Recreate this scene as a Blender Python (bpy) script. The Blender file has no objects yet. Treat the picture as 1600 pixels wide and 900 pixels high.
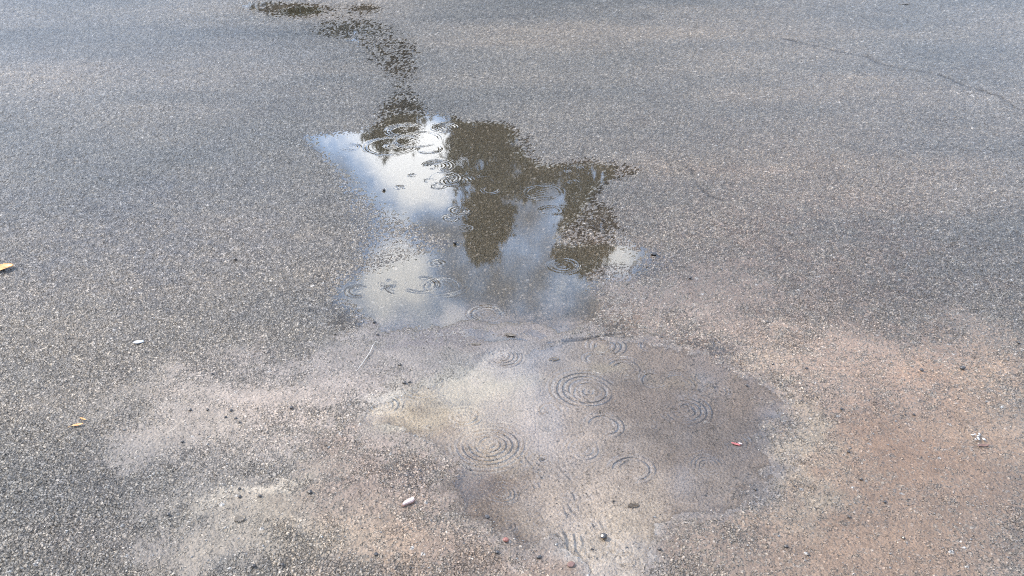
import bpy, bmesh, math, random
import numpy as np
from mathutils import Vector, Matrix

scene = bpy.context.scene
COL = scene.collection
R = math.radians

# ------------------------------------------------------------------ camera
CAM_H, PITCH, F = 1.6, R(29.0), 1450.0          # eye height, downward pitch, focal length in photo pixels
cam_d = bpy.data.cameras.new('camera')
cam_d.sensor_width = 36.0
cam_d.lens = 36.0 * F / 1600.0
cam_d.clip_start, cam_d.clip_end = 0.05, 3000.0
cam = bpy.data.objects.new('camera', cam_d)
cam.location = (0, 0, CAM_H)
cam.rotation_euler = (R(90) - PITCH, 0, 0)
COL.objects.link(cam)
scene.camera = cam

# ------------------------------------------------------------------ light
SUN_EL, SUN_AZ = 45.0, -78.0                      # azimuth from +Y (ahead) towards +X (right)
SKY_STRENGTH, CLOUD_L = 0.15, 6.6
scene.view_settings.view_transform = 'Standard'
scene.view_settings.look = 'None'
scene.view_settings.gamma = 1.0
scene.view_settings.exposure = 0.32
scene.view_settings.use_curve_mapping = False

scene.render.engine = 'CYCLES'
scene.cycles.use_denoising = False
scene.cycles.filter_width = 1.1
scene.cycles.adaptive_threshold = 0.004

world = bpy.data.worlds.new("World")
scene.world = world
world.use_nodes = True
wn, wl = world.node_tree.nodes, world.node_tree.links
wn.clear()
w_out = wn.new('ShaderNodeOutputWorld')
bg = wn.new('ShaderNodeBackground')
sky = wn.new('ShaderNodeTexSky')
sky.sky_type = 'NISHITA'
sky.sun_disc = False
sky.sun_elevation = R(SUN_EL)
sky.sun_rotation = R(SUN_AZ)
tc = wn.new('ShaderNodeTexCoord')


def direction(az, el):
    az, el = R(az), R(el)
    return Vector((math.sin(az) * math.cos(el), math.cos(az) * math.cos(el), math.sin(el)))


# clouds: broken noise over the whole dome plus a few banks of cloud seen mirrored in the puddle
noise = wn.new('ShaderNodeTexNoise')
noise.inputs['Scale'].default_value = 5.5
noise.inputs['Detail'].default_value = 6.0
noise.inputs['Roughness'].default_value = 0.55
noise.inputs['Distortion'].default_value = 0.4
wl.new(tc.outputs['Generated'], noise.inputs['Vector'])
acc = None


def wmath(op, a, b=None, clamp=False):
    n = wn.new('ShaderNodeMath')
    n.operation = op
    n.use_clamp = clamp
    for i, v in enumerate((a, b)):
        if v is None:
            continue
        if isinstance(v, (int, float)):
            n.inputs[i].default_value = v
        else:
            wl.new(v, n.inputs[i])
    return n.outputs[0]


BANKS = [(-4.5, 20.0, 1.6, 0.18), (7.6, 27.0, 1.7, 0.34), (-20, 55, 9, 0.14), (5, 48, 7, 0.12), (-35, 40, 9, 0.1),   # azimuth, elevation, width in degrees, amount (negative thins the cloud)
    (-6.0, 22.0, 3.0, 0.34), (-11.5, 19.8, 2.6, 0.22), (-5.5, 26.0, 2.0, -0.20), (-10.0, 24.3, 1.8, -0.14),
    (-8.2, 28.6, 3.0, 0.44), (2.5, 25.0, 4.0, 0.10), (0.0, 31.0, 4.0, 0.03), (-2.0, 37.0, 5.0, 0.10),
    (12.0, 35.0, 7.0, -0.12),
]
noise2 = wn.new('ShaderNodeTexNoise')
noise2.inputs['Scale'].default_value = 19.0
noise2.inputs['Detail'].default_value = 4.0
wl.new(tc.outputs['Generated'], noise2.inputs['Vector'])
acc = wmath('ADD', noise.outputs['Fac'], wmath('MULTIPLY', wmath('SUBTRACT', noise2.outputs['Fac'], 0.5), 0.55))
for az, el, wd, amt in BANKS:
    vm = wn.new('ShaderNodeVectorMath')
    vm.operation = 'DOT_PRODUCT'
    wl.new(tc.outputs['Generated'], vm.inputs[0])
    vm.inputs[1].default_value = direction(az, el)
    # exp(-(1-dot)/(1-cos w))
    t = wmath('SUBTRACT', vm.outputs['Value'], 1.0)
    t = wmath('DIVIDE', t, 1 - math.cos(R(wd)))
    t = wmath('EXPONENT', t)
    t = wmath('MULTIPLY', t, amt)
    acc = wmath('ADD', acc, t)
ramp = wn.new('ShaderNodeMapRange')
ramp.interpolation_type = 'SMOOTHSTEP'
ramp.inputs['From Min'].default_value = 0.42
ramp.inputs['From Max'].default_value = 0.84
wl.new(acc, ramp.inputs['Value'])
skyscale = wn.new('ShaderNodeVectorMath')
skyscale.operation = 'SCALE'
skyscale.inputs['Scale'].default_value = SKY_STRENGTH
wl.new(sky.outputs[0], skyscale.inputs[0])
# open sky -> thin blue-white veil -> full cloud
haze = wn.new('ShaderNodeVectorMath')
haze.operation = 'ADD'
haze.inputs[1].default_value = (0.72, 0.75, 0.86)
wl.new(skyscale.outputs[0], haze.inputs[0])
mix = wn.new('ShaderNodeMix')
mix.data_type = 'RGBA'
wl.new(haze.outputs[0], mix.inputs[6])
mix.inputs[7].default_value = (CLOUD_L * 0.30, CLOUD_L * 0.43, CLOUD_L * 0.66, 1)
wl.new(wmath('MULTIPLY', ramp.outputs[0], 2.0, True), mix.inputs[0])
mixb = wn.new('ShaderNodeMix')
mixb.data_type = 'RGBA'
wl.new(mix.outputs[2], mixb.inputs[6])
mixb.inputs[7].default_value = (CLOUD_L * 0.98, CLOUD_L, CLOUD_L * 1.03, 1)
wl.new(wmath('SUBTRACT', wmath('MULTIPLY', ramp.outputs[0], 2.0), 1.0, True), mixb.inputs[0])
mix = mixb
wl.new(mix.outputs[2], bg.inputs['Color'])
bg.inputs['Strength'].default_value = 1.0
wl.new(bg.outputs[0], w_out.inputs['Surface'])

sun_d = bpy.data.lights.new('sun', 'SUN')
sun_d.energy = 5.0
sun_d.angle = R(3.0)
sun_d.color = (1.0, 0.90, 0.76)
sun = bpy.data.objects.new('sun', sun_d)
sun.rotation_euler = (-direction(SUN_AZ, SUN_EL)).to_track_quat('-Z', 'Y').to_euler()
sun.location = (4, 6, 12)
COL.objects.link(sun)

# ------------------------------------------------------------------ helpers
CP, SP = math.cos(PITCH), math.sin(PITCH)


def px2ground(u, v, z=0.0):
    """where the line of sight of photo pixel (u, v) meets the ground"""
    a, b = (u - 800.0) / F, (450.0 - v) / F
    d = np.array([a, CP + b * SP, -SP + b * CP])
    t = (z - CAM_H) / d[2]
    return d[0] * t, d[1] * t


def ground2px(X, Y):
    dep = Y * CP + CAM_H * SP
    dep = np.where(dep > 0.05, dep, 0.05)
    up = Y * SP - CAM_H * CP
    return 800.0 + F * X / dep, 450.0 - F * up / dep


def hash2(ix, iy, seed):
    h = (ix.astype(np.int64) * 374761393 + iy.astype(np.int64) * 668265263 + seed * 2147483647) & 0xFFFFFFFF
    h = ((h ^ (h >> 13)) * 1274126177) & 0xFFFFFFFF
    h = ((h ^ (h >> 16)) * 2246822519) & 0xFFFFFFFF
    h = h ^ (h >> 15)
    return (h & 0xFFFFFF).astype(np.float32) / float(0x1000000)


def vnoise(X, Y, s, seed):
    x, y = X / s, Y / s
    ix, iy = np.floor(x), np.floor(y)
    fx, fy = x - ix, y - iy
    fx, fy = fx * fx * (3 - 2 * fx), fy * fy * (3 - 2 * fy)
    a, b = hash2(ix, iy, seed), hash2(ix + 1, iy, seed)
    c, d = hash2(ix, iy + 1, seed), hash2(ix + 1, iy + 1, seed)
    return (a + (b - a) * fx) * (1 - fy) + (c + (d - c) * fx) * fy - 0.5


def fbm(X, Y, s, seed, oct=4):
    r, a = 0, 1.0
    for k in range(oct):
        r = r + a * vnoise(X + 3.7 * k, Y - 1.3 * k, s, seed + k)
        s *= 0.5
        a *= 0.55
    return r


def voronoi(X, Y, s, seed):
    x, y = X / s, Y / s
    ix, iy = np.floor(x), np.floor(y)
    f1 = np.full(x.shape, 9.0, np.float32)
    f2 = f1.copy()
    cid = np.zeros_like(f1)
    sx = np.zeros_like(f1)
    sy = np.zeros_like(f1)
    for dx in (-1, 0, 1):
        for dy in (-1, 0, 1):
            cx, cy = ix + dx, iy + dy
            vx = (cx + 0.1 + 0.8 * hash2(cx, cy, seed) - x)
            vy = (cy + 0.1 + 0.8 * hash2(cx, cy, seed + 7) - y)
            d = np.sqrt(vx * vx + vy * vy)
            near = d < f1
            f2 = np.where(near, f1, np.minimum(f2, d))
            f1 = np.where(near, d, f1)
            cid = np.where(near, hash2(cx, cy, seed + 13), cid)
            sx = np.where(near, vx, sx)
            sy = np.where(near, vy, sy)
    return f1, f2, cid, sx, sy


def sstep(a, b, x):
    t = np.clip((x - a) / (b - a), 0, 1)
    return t * t * (3 - 2 * t)


def sdf_poly(X, Y, pts):
    """signed distance in metres, negative inside"""
    P = np.array([px2ground(*p) for p in pts])
    d = np.full(X.shape, 1e9)
    inside = np.zeros(X.shape, bool)
    n = len(P)
    for i in range(n):
        a, b = P[i], P[(i + 1) % n]
        e = b - a
        wx, wy = X - a[0], Y - a[1]
        t = np.clip((wx * e[0] + wy * e[1]) / (e @ e), 0, 1)
        d = np.minimum(d, (wx - e[0] * t) ** 2 + (wy - e[1] * t) ** 2)
        cond = ((a[1] <= Y) & (b[1] > Y)) | ((b[1] <= Y) & (a[1] > Y))
        with np.errstate(divide='ignore', invalid='ignore'):
            xi = a[0] + (Y - a[1]) * e[0] / (e[1] if abs(e[1]) > 1e-9 else 1e-9)
        inside ^= cond & (X < xi)
    d = np.sqrt(d)
    return np.where(inside, -d, d)


def dist_line(X, Y, pts):
    P = np.array([px2ground(*p) for p in pts])
    d = np.full(X.shape, 1e9)
    for a, b in zip(P[:-1], P[1:]):
        e = b - a
        wx, wy = X - a[0], Y - a[1]
        t = np.clip((wx * e[0] + wy * e[1]) / (e @ e), 0, 1)
        d = np.minimum(d, (wx - e[0] * t) ** 2 + (wy - e[1] * t) ** 2)
    return np.sqrt(d)


def blob(U, V, u, v, ru, rv, p=2.0):
    q = ((U - u) / ru) ** 2 + ((V - v) / rv) ** 2
    return np.exp(-(q ** (p / 2)))


# ------------------------------------------------------------------ the lie of the land
POOL_FAR = [(474, 217), (520, 209), (566, 206), (588, 192), (604, 178), (640, 176), (664, 180), (712, 178), (722, 189), (770, 190),
            (795, 193), (806, 204), (808, 226), (822, 240), (848, 255), (900, 252), (945, 255), (972, 262), (952, 284),
            (932, 304), (912, 328), (898, 348), (884, 364), (884, 380), (925, 378), (960, 376), (1018, 396), (990, 412),
            (945, 414), (912, 428), (922, 458), (945, 484), (925, 502), (880, 514), (830, 500), (780, 512), (735, 500), (690, 512), (640, 505),
            (604, 512), (568, 488), (528, 466), (522, 452), (552, 432), (600, 412), (655, 393), (690, 388), (706, 378),
            (668, 362), (628, 342), (584, 318), (552, 296), (524, 268), (500, 242)]
POOL_NEAR = [(556, 655), (572, 628), (620, 608), (676, 590), (722, 566), (750, 546), (790, 536), (850, 543), (920, 530),
             (1000, 528), (1060, 548), (1120, 572), (1185, 596), (1214, 636), (1205, 680), (1220, 728), (1200, 768),
             (1165, 792), (1110, 806), (1060, 832), (1030, 880), (1010, 940), (940, 930), (890, 884), (836, 862), (765, 836),
             (722, 804), (672, 770), (690, 736), (640, 704), (592, 680)]
POOL_TOP = [(430, 16), (470, 9), (500, 12), (508, 20), (470, 25), (440, 23)]
SHELF = [(560, 500), (640, 498), (760, 496), (860, 500), (940, 488), (1000, 520), (1060, 545), (900, 560), (780, 560), (700, 575),
         (640, 600), (600, 560), (560, 520)]


def mean_height(X, Y, U, V):
    """average level of the paving above the water level, in mm"""
    wob = fbm(X, Y, 0.22, 51, 4)
    wob2 = fbm(X, Y, 0.05, 61, 3)
    d1 = sdf_poly(X, Y, POOL_FAR) + (0.035 + 0.07 * sstep(440, 500, V)) * wob + 0.012 * wob2
    d2 = sdf_poly(X, Y, POOL_NEAR) + 0.075 * wob + 0.035 * wob2 + 0.03 * fbm(X, Y, 0.11, 67, 3)
    d3 = sdf_poly(X, Y, POOL_TOP) + 0.02 * wob
    soft = blob(U, V, 600, 385, 130, 55) + blob(U, V, 560, 480, 80, 40) + 0.6 * blob(U, V, 1000, 470, 110, 50) \
        + 0.9 * blob(U, V, 930, 355, 60, 28)
    s1 = 42.0 / (1 + 2.2 * soft)
    far_fade = sstep(0, -0.02, d1)
    h1 = np.where(d1 < 0, d1 * 42 - 3.2 * sstep(0, -0.05, d1) * sstep(400, 470, V), d1 * s1)
    h2 = np.where(d2 < 0, d2 * 30 - 5.0 * sstep(0, -0.05, d2), d2 * 26)
    h3 = d3 * 26
    h = np.minimum(np.minimum(h1, h2), h3)
    lim = 7.0
    h = np.where(h > 0, lim * np.tanh(h / lim), 10.0 * np.tanh(h / 10.0))
    # damp hollows that link the puddles: water stands between the stones there
    damp = [(632, 118, 44, 56, 4.2), (600, 75, 60, 34, 2.6), (560, 40, 42, 22, 4.2), (575, 12, 30, 9, 7.2), (520, 48, 48, 16, 5.6),
            (450, 14, 60, 12, 5.6), (400, 6, 50, 10, 5.0), (632, 168, 36, 16, 5.6), (590, 55, 80, 30, 2.0),
            (870, 225, 120, 18, 2.4), (985, 268, 36, 10, 3.2), (640, 385, 90, 26, 3.6), (560, 350, 60, 40, 1.8),
            (930, 345, 45, 26, 4.6), (905, 372, 50, 16, 4.0), (1010, 440, 90, 40, 2.2), (960, 430, 60, 24, 2.6), (975, 500, 60, 40, 3.4),
            (1100, 540, 110, 36, 3.0), (560, 500, 70, 26, 3.0), (620, 540, 70, 30, 1.5), (800, 522, 150, 30, 6.0), (610, 105, 60, 30, 2.8), (600, 78, 60, 20, 2.2), (545, 46, 56, 14, 4.0), (640, 150, 50, 20, 2.4),
            (880, 530, 120, 16, 4.0), (1210, 690, 50, 90, 2.2), (620, 725, 60, 40, 2.4), (90, 10, 60, 8, 3.5),
            (1180, 640, 50, 60, 2.0)]
    for u, v, ru, rv, dep in damp:
        h = h - dep * blob(U, V, u, v, ru, rv) * np.where(h > 0, 1, 0.0) * np.clip(h / 2.0 + 0.0, 0, 1)
    h = h + 1.1 * wob * sstep(-1, 3, h)
    return h, d1, d2, d3


# sediment: (u, v, ru, rv, level in mm above the mean of the stones)
SILT = [(820, 640, 190, 110, 4.5), (900, 780, 220, 150, 4.6), (930, 880, 110, 60, 4.5), (1100, 680, 140, 110, 3.6), (640, 640, 110, 55, 4.4), (760, 560, 200, 60, 4.6),
        (800, 520, 170, 40, 3.8), (620, 520, 110, 34, 3.2), (400, 625, 190, 36, 3.2), (290, 690, 110, 50, 3.0), (320, 660, 150, 60, 1.5), (250, 720, 70, 36, 1.2),
        (400, 800, 130, 55, 3.0), (430, 770, 50, 18, 1.5), (330, 860, 110, 50, 2.4), (520, 600, 120, 50, 2.2), (500, 560, 150, 36, 1.8),
        (560, 800, 120, 70, 1.6), (600, 870, 130, 50, 1.6), (480, 720, 130, 50, 1.0), (1450, 720, 300, 160, 2.3), (1400, 860, 280, 110, 2.3),
        (1250, 820, 130, 110, 1.6), (1100, 480, 160, 60, 0.8), (1300, 560, 220, 70, 1.0), (130, 640, 80, 40, -0.6), (1480, 560, 160, 60, 1.0),
        (1150, 860, 110, 60, 1.6)]

# colour of what lies on the paving: (u, v, ru, rv, rgb, amount)
TINT = [
    (1250, 280, 480, 170, (0.175, 0.143, 0.120), 0.7),
    (1380, 540, 330, 110, (0.250, 0.190, 0.148), 0.6),
    (200, 380, 440, 140, (0.130, 0.137, 0.155), 0.8), (250, 90, 380, 60, (0.135, 0.140, 0.155), 0.5),
    (1250, 430, 440, 140, (0.225, 0.172, 0.142), 0.85),
    (1420, 720, 330, 190, (0.265, 0.172, 0.115), 0.95),
    (1200, 560, 260, 90, (0.29, 0.225, 0.185), 0.7),
    (1580, 640, 140, 110, (0.33, 0.25, 0.18), 0.5),
    (1350, 880, 340, 110, (0.28, 0.195, 0.137), 0.9),
    (780, 880, 330, 90, (0.24, 0.185, 0.15), 0.9),
    (560, 850, 190, 90, (0.285, 0.215, 0.160), 0.9),
    (600, 740, 150, 80, (0.28, 0.215, 0.175), 0.85),
    (500, 600, 260, 80, (0.28, 0.243, 0.22), 0.85),
    (380, 640, 190, 60, (0.35, 0.31, 0.28), 0.85),
    (280, 700, 120, 60, (0.33, 0.295, 0.26), 0.8),
    (380, 830, 160, 80, (0.36, 0.315, 0.25), 0.9),
    (420, 775, 60, 22, (0.50, 0.45, 0.37), 0.8),
    (170, 800, 200, 130, (0.215, 0.190, 0.175), 0.65),
    (160, 620, 220, 80, (0.205, 0.186, 0.160), 0.6),
    (820, 520, 200, 46, (0.23, 0.198, 0.18), 0.9),
    (650, 505, 110, 30, (0.17, 0.15, 0.155), 0.7),
    (1240, 690, 60, 130, (0.36, 0.29, 0.215), 0.8),
    (1230, 700, 40, 120, (0.34, 0.28, 0.21), 0.6),
    (800, 30, 200, 26, (0.15, 0.115, 0.105), 0.35),
    (400, 60, 160, 30, (0.10, 0.088, 0.082), 0.45),
    (430, 170, 200, 22, (0.098, 0.084, 0.08), 0.5),
    (1150, 40, 260, 40, (0.145, 0.128, 0.11), 0.5),
    (1420, 130, 220, 40, (0.12, 0.105, 0.10), 0.4),
    (60, 15, 90, 14, (0.11, 0.085, 0.07), 0.6),
]

# silt colours of the nearer pool, with its pale and dark reflections painted in
POOL_TINT = [
    (1250, 280, 480, 170, (0.175, 0.143, 0.120), 0.7),
    (1380, 540, 330, 110, (0.250, 0.190, 0.148), 0.6),
    (1130, 650, 190, 150, (0.145, 0.124, 0.110), 0.92),
    (1060, 600, 120, 60, (0.17, 0.148, 0.133), 0.8),
    (660, 640, 110, 50, (0.29, 0.262, 0.20), 0.8),
    (720, 600, 130, 26, (0.29, 0.27, 0.215), 0.6),
    (590, 642, 36, 22, (0.38, 0.355, 0.30), 0.8),
    (760, 695, 60, 40, (0.25, 0.215, 0.165), 0.6),
    (745, 770, 80, 50, (0.105, 0.078, 0.054), 0.95),
    (700, 740, 60, 30, (0.13, 0.10, 0.075), 0.8),
    (640, 680, 60, 20, (0.17, 0.14, 0.11), 0.6),
    (800, 820, 60, 30, (0.14, 0.11, 0.082), 0.7),
    (900, 690, 70, 120, (0.31, 0.282, 0.258), 0.6),
    (940, 830, 90, 70, (0.36, 0.33, 0.285), 0.8),
    (1130, 770, 100, 50, (0.19, 0.17, 0.155), 0.7),
    (960, 575, 50, 20, (0.29, 0.265, 0.21), 0.6),
    (1080, 570, 50, 12, (0.27, 0.23, 0.18), 0.6),
]

CRACK = [(1225, 62), (1262, 70), (1290, 78), (1312, 83), (1350, 90), (1375, 101), (1400, 108), (1440, 115), (1480, 124), (1505, 136), (1530, 144),
         (1560, 154), (1592, 172), (1640, 190)]
CRACK2 = [(1068, 258), (1080, 270), (1084, 288), (1108, 306), (1140, 322)]
CRACK3 = [(742, 536), (800, 528), (850, 537), (880, 532), (905, 530), (960, 522)]

# ------------------------------------------------------------------ ground sheet
NV = []
v = -70.0
while v < 985.0:
    NV.append(v)
    v += 1.30 if v > 150 else 1.15
th = PITCH - np.arctan((450.0 - np.array(NV)) / F)
r_dense = CAM_H / np.tan(th)
r_dense = np.sort(r_dense)
r_in = np.linspace(0.02, r_dense[0], 40)[:-1]
r_out = r_dense[-1] * (900.0 / r_dense[-1]) ** (np.arange(1, 41) / 40.0)
rr = np.concatenate([r_in, r_dense, r_out])
ph_d = np.arange(-41.0, 41.0, math.degrees(0.00152))
ph_o = np.linspace(41.0, 319.0, 120)[0:-1]
ph = np.radians(np.concatenate([ph_d, ph_o]))
nr, nc = len(rr), len(ph)
RR, PH = np.meshgrid(rr, ph, indexing='ij')
X = (RR * np.sin(PH)).ravel()
Y = (RR * np.cos(PH)).ravel()
U, V = ground2px(X, Y)
behind = Y < -0.5
U = np.where(behind, -5000, U)
V = np.where(behind, -5000, V)

# local spacing of the sheet, to keep grain out of the coarse outskirts
dr = np.gradient(rr)
dph = np.abs(np.gradient(np.unwrap(ph)))
SPC = np.maximum(np.repeat(dr, nc), (rr[:, None] * dph[None, :]).ravel())
grain_amp = 1 - sstep(0.018, 0.07, SPC)

Hm, D1, D2, D3 = mean_height(X, Y, U, V)
Hm = np.where(SPC > 0.3, 7.0, Hm)

# big undulation of the paving
f1, f2, cid, sx, sy = voronoi(X + 0.003 * fbm(X, Y, .02, 5, 2), Y + 0.003 * fbm(X, Y, .02, 9, 2), 0.0092, 3)
edge = np.clip((f2 - f1) / 0.28, 0, 1)
tilt = (hash2(np.floor(cid * 9973), np.floor(cid * 977), 3) - 0.5) * sx * 3.2 + (hash2(np.floor(cid * 7919), np.floor(cid * 577), 4) - 0.5) * sy * 3.2
stone = -3.2 + 5.2 * np.sqrt(edge) * (0.35 + 0.9 * cid) + tilt * edge
g1, g2, gid, _, _ = voronoi(X, Y, 0.0058, 23)
stone += (0.9 * np.clip((g2 - g1) / 0.4, 0, 1) * (gid + 0.2) - 0.5)
big = voronoi(X, Y, 0.034, 33)
stone += np.where(big[2] > 0.8, 1.5 * np.sqrt(np.clip(1 - (big[0] / 0.33) ** 2, 0, 1)), 0)

S = np.full(X.shape, -3.4)
sacc = np.zeros(X.shape)
Us = U + 85 * fbm(X, Y, 0.18, 211, 5) + 20 * fbm(X, Y, 0.04, 215, 3)
Vs = V + 60 * fbm(X, Y, 0.18, 221, 5) + 12 * fbm(X, Y, 0.04, 225, 3)
for u, v, ru, rv, lev in SILT:
    sacc = np.maximum(sacc, (lev + 3.2) * blob(Us, Vs, u, v, ru, rv, 2.6))
sacc = np.maximum(sacc, 7.6 * sstep(0.07, -0.06, D2) * (1 - 0.25 * blob(U, V, 1120, 600, 90, 50)))
S = S + sacc + 1.6 * fbm(X, Y, 0.09, 71, 4) + 0.5 * fbm(X, Y, 0.4, 75, 2)
silt_tex = 0.75 * fbm(X, Y, 0.012, 81, 3) + 0.5 * vnoise(X, Y, 0.004, 87)
Ssurf = S * 0.85 + silt_tex - 0.2
k = 0.9
delta = (Ssurf - stone) / k
silt_mask = sstep(-0.6, 0.9, delta)
grain = k * np.logaddexp(Ssurf / k, stone / k)

h = Hm + grain * grain_amp
cjx, cjy = 0.035 * fbm(X, Y, 0.10, 231, 4), 0.05 * fbm(X, Y, 0.10, 235, 4)
ck = dist_line(X + cjx, Y + cjy, CRACK)
ckw = 0.011 + 0.014 * vnoise(X, Y, 0.12, 91)

crack_m = np.exp(-(ck / np.maximum(ckw, 0.003)) ** 2) * (0.7 + 0.6 * np.clip(vnoise(X, Y, 0.16, 95) + 0.3, 0, 1))
ck2 = np.exp(-((dist_line(X + cjx, Y + cjy, CRACK2)) / 0.009) ** 2) * 0.8 * sstep(-0.2, 0.1, vnoise(X, Y, 0.05, 97))
ck3 = np.exp(-(dist_line(X, Y, CRACK3) / (0.007 + 0.008 * vnoise(X, Y, 0.05, 92))) ** 2) * sstep(-0.15, 0.1, vnoise(X, Y, 0.03, 94))
crk = np.clip(crack_m + ck2 + ck3, 0, 1)
h = h - 5.0 * crk
# gentle lip on the near side of the long crack
h = h + 2.5 * np.exp(-((ck - 0.05) / 0.04) ** 2) * (SPC < 0.1)

# colour
stone_rand = 0.72 + 0.62 * cid ** 1.3
warm = hash2(np.floor(cid * 65537), np.floor(cid * 131), 8)
asph = np.stack([0.143 + 0.012 * warm, 0.128 + 0.004 * warm, 0.108 - 0.008 * warm], 1) * stone_rand[:, None]
pale = (cid > 0.9975)
asph[pale] = np.array([0.26, 0.25, 0.24])
pale2 = (gid > 0.975)
asph[pale2] = asph[pale2] * 1.5 + 0.03
bind = sstep(0.5, 0.0, edge)
asph = asph * (1 - 0.45 * bind)[:, None]
tint = np.ones((X.size, 3)) * np.array([0.142, 0.127, 0.108])
amt = np.zeros(X.size)
bn3, bn4 = fbm(X, Y, 0.035, 181, 4), fbm(X, Y, 0.035, 191, 4)
bn = fbm(X, Y, 0.16, 101, 5)
bn2 = fbm(X, Y, 0.16, 151, 5)
for u, v, ru, rv, c, a in TINT:
    b = a * blob(U + 120 * bn + 26 * bn3, V + 72 * bn2 + 16 * bn4, u, v, ru, rv, 2.6)
    tint = tint * (1 - b)[:, None] + np.array(c) * np.array([0.67, 0.635, 0.585]) * b[:, None]
    amt = np.maximum(amt, b)
ptint = np.ones((X.size, 3)) * np.array([0.262, 0.236, 0.214])
for u, v, ru, rv, c, a in POOL_TINT:
    b = a * blob(U + 80 * bn + 22 * bn3, V + 55 * bn2 + 14 * bn4, u, v, ru, rv, 2.6)
    ptint = ptint * (1 - b)[:, None] + np.array(c) * b[:, None]
inp = sstep(0.055, -0.035, D2 + 0.05 * fbm(X, Y, 0.05, 69, 4))
tint = tint * (1 - inp)[:, None] + ptint * np.array([0.68, 0.65, 0.62]) * inp[:, None]
amt = np.maximum(amt, inp)
dust = np.clip(amt * (0.85 + 0.9 * fbm(X, Y, 0.03, 111, 3)), 0, 1)
asph = asph * (0.85 + 0.3 * gid)[:, None]
col = asph * (1 - 0.82 * dust)[:, None] + (tint * ((0.50 + 0.8 * cid) * (1 - 0.35 * bind))[:, None]) * (0.82 * dust)[:, None]
col[pale] = np.array([0.30, 0.28, 0.25])
fine = 1 + 0.35 * vnoise(X, Y, 0.006, 121) + 0.25 * fbm(X, Y, 0.05, 125, 3)
siltc = tint * (fine * (0.82 + 0.62 * sstep(0.5, -2.5, h)))[:, None]  # silt under water coloured lighter to make up for the water's dimming
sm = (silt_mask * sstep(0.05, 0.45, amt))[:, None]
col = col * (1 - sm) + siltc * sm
col = col * (1 - 0.75 * crk)[:, None]
# long soft bands left by traffic and drying
band = fbm(X * 0.35, Y, 0.55, 171, 4) + 0.5 * fbm(X, Y, 1.3, 175, 3)
col = col * (1 + 0.38 * band)[:, None] * np.stack([1 + 0.10 * band, 1 + 0 * band, 1 - 0.10 * band], 1)
# oil-dark and ochre stains
st = sstep(0.25, 0.5, fbm(X, Y, 0.35, 131, 4))
col = col * (1 - 0.10 * st)[:, None]
sheen = blob(U, V, 520, 110, 120, 70) + blob(U, V, 330, 30, 170, 40) + 0.5 * blob(U, V, 620, 330, 60, 60) + 0.5 * blob(U, V, 580, 420, 60, 50)
wet = np.clip((0.63 + 0.30 * sheen + 0.15 * fbm(X, Y, 0.5, 241, 3)) * (1 - 0.7 * sm[:, 0] * sstep(0, 3, h)) + 0.3 * sstep(4.5, 0.5, Hm), 0, 1)
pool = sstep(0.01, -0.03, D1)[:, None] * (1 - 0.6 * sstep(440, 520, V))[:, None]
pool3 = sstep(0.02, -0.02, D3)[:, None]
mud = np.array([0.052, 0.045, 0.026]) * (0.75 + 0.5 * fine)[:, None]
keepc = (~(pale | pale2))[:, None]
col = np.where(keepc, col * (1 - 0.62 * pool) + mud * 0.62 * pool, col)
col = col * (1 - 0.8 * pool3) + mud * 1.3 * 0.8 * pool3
# soaked paving under standing water is darker
soak = sstep(1.0, -2.5, h) * (1 - 0.75 * sstep(0.1, 0.6, amt))
col = col * (1 - 0.15 * soak)[:, None]
col = np.clip(col, 0.005, 0.7)

verts = np.stack([X, Y, h / 1000.0], 1)
i0 = np.arange(nr - 1)[:, None] * nc
j = np.arange(nc)[None, :]
jn = (j + 1) % nc
quads = np.stack([i0 + j, i0 + nc + j, i0 + nc + jn, i0 + jn], 2).reshape(-1, 4)


def mesh_from(name, vs, fs, smooth=True):
    me = bpy.data.meshes.new(name)
    n, w = len(vs), fs.shape[1]
    me.vertices.add(n)
    me.vertices.foreach_set('co', vs.astype(np.float32).ravel())
    me.loops.add(fs.size)
    me.loops.foreach_set('vertex_index', fs.astype(np.int32).ravel())
    me.polygons.add(len(fs))
    me.polygons.foreach_set('loop_start', np.arange(0, fs.size, w, dtype=np.int32))
    me.polygons.foreach_set('use_smooth', np.full(len(fs), smooth))
    me.update(calc_edges=True)
    return me


def link(name, me, mat=None, parent=None):
    o = bpy.data.objects.new(name, me)
    COL.objects.link(o)
    if mat:
        me.materials.append(mat)
    if parent:
        o.parent = parent
    return o


def new_mat(name):
    m = bpy.data.materials.new(name)
    m.use_nodes = True
    n, l = m.node_tree.nodes, m.node_tree.links
    return m, n, l, n['Principled BSDF']


# ---- asphalt material: geometry carries the stones, this adds colour, fine grit and the wet gloss
m_asph, n, l, bs = new_mat('wet_asphalt')
at = n.new('ShaderNodeAttribute'); at.attribute_name = 'surface_colour'
aw = n.new('ShaderNodeAttribute'); aw.attribute_name = 'gloss'
geo = n.new('ShaderNodeNewGeometry')
v1 = n.new('ShaderNodeTexVoronoi'); v1.inputs['Scale'].default_value = 120
v2 = n.new('ShaderNodeTexVoronoi'); v2.inputs['Scale'].default_value = 190
ns = n.new('ShaderNodeTexNoise'); ns.inputs['Scale'].default_value = 260; ns.inputs['Detail'].default_value = 3
for t in (v1, v2, ns):
    l.new(geo.outputs['Position'], t.inputs['Vector'])
mr = n.new('ShaderNodeMapRange')
mr.inputs['From Min'].default_value = 0.25; mr.inputs['From Max'].default_value = 0.75
mr.inputs['To Min'].default_value = 0.7; mr.inputs['To Max'].default_value = 1.32
l.new(ns.outputs['Fac'], mr.inputs['Value'])
sc = n.new('ShaderNodeVectorMath'); sc.operation = 'SCALE'
l.new(at.outputs['Color'], sc.inputs[0]); l.new(mr.outputs[0], sc.inputs['Scale'])
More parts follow.
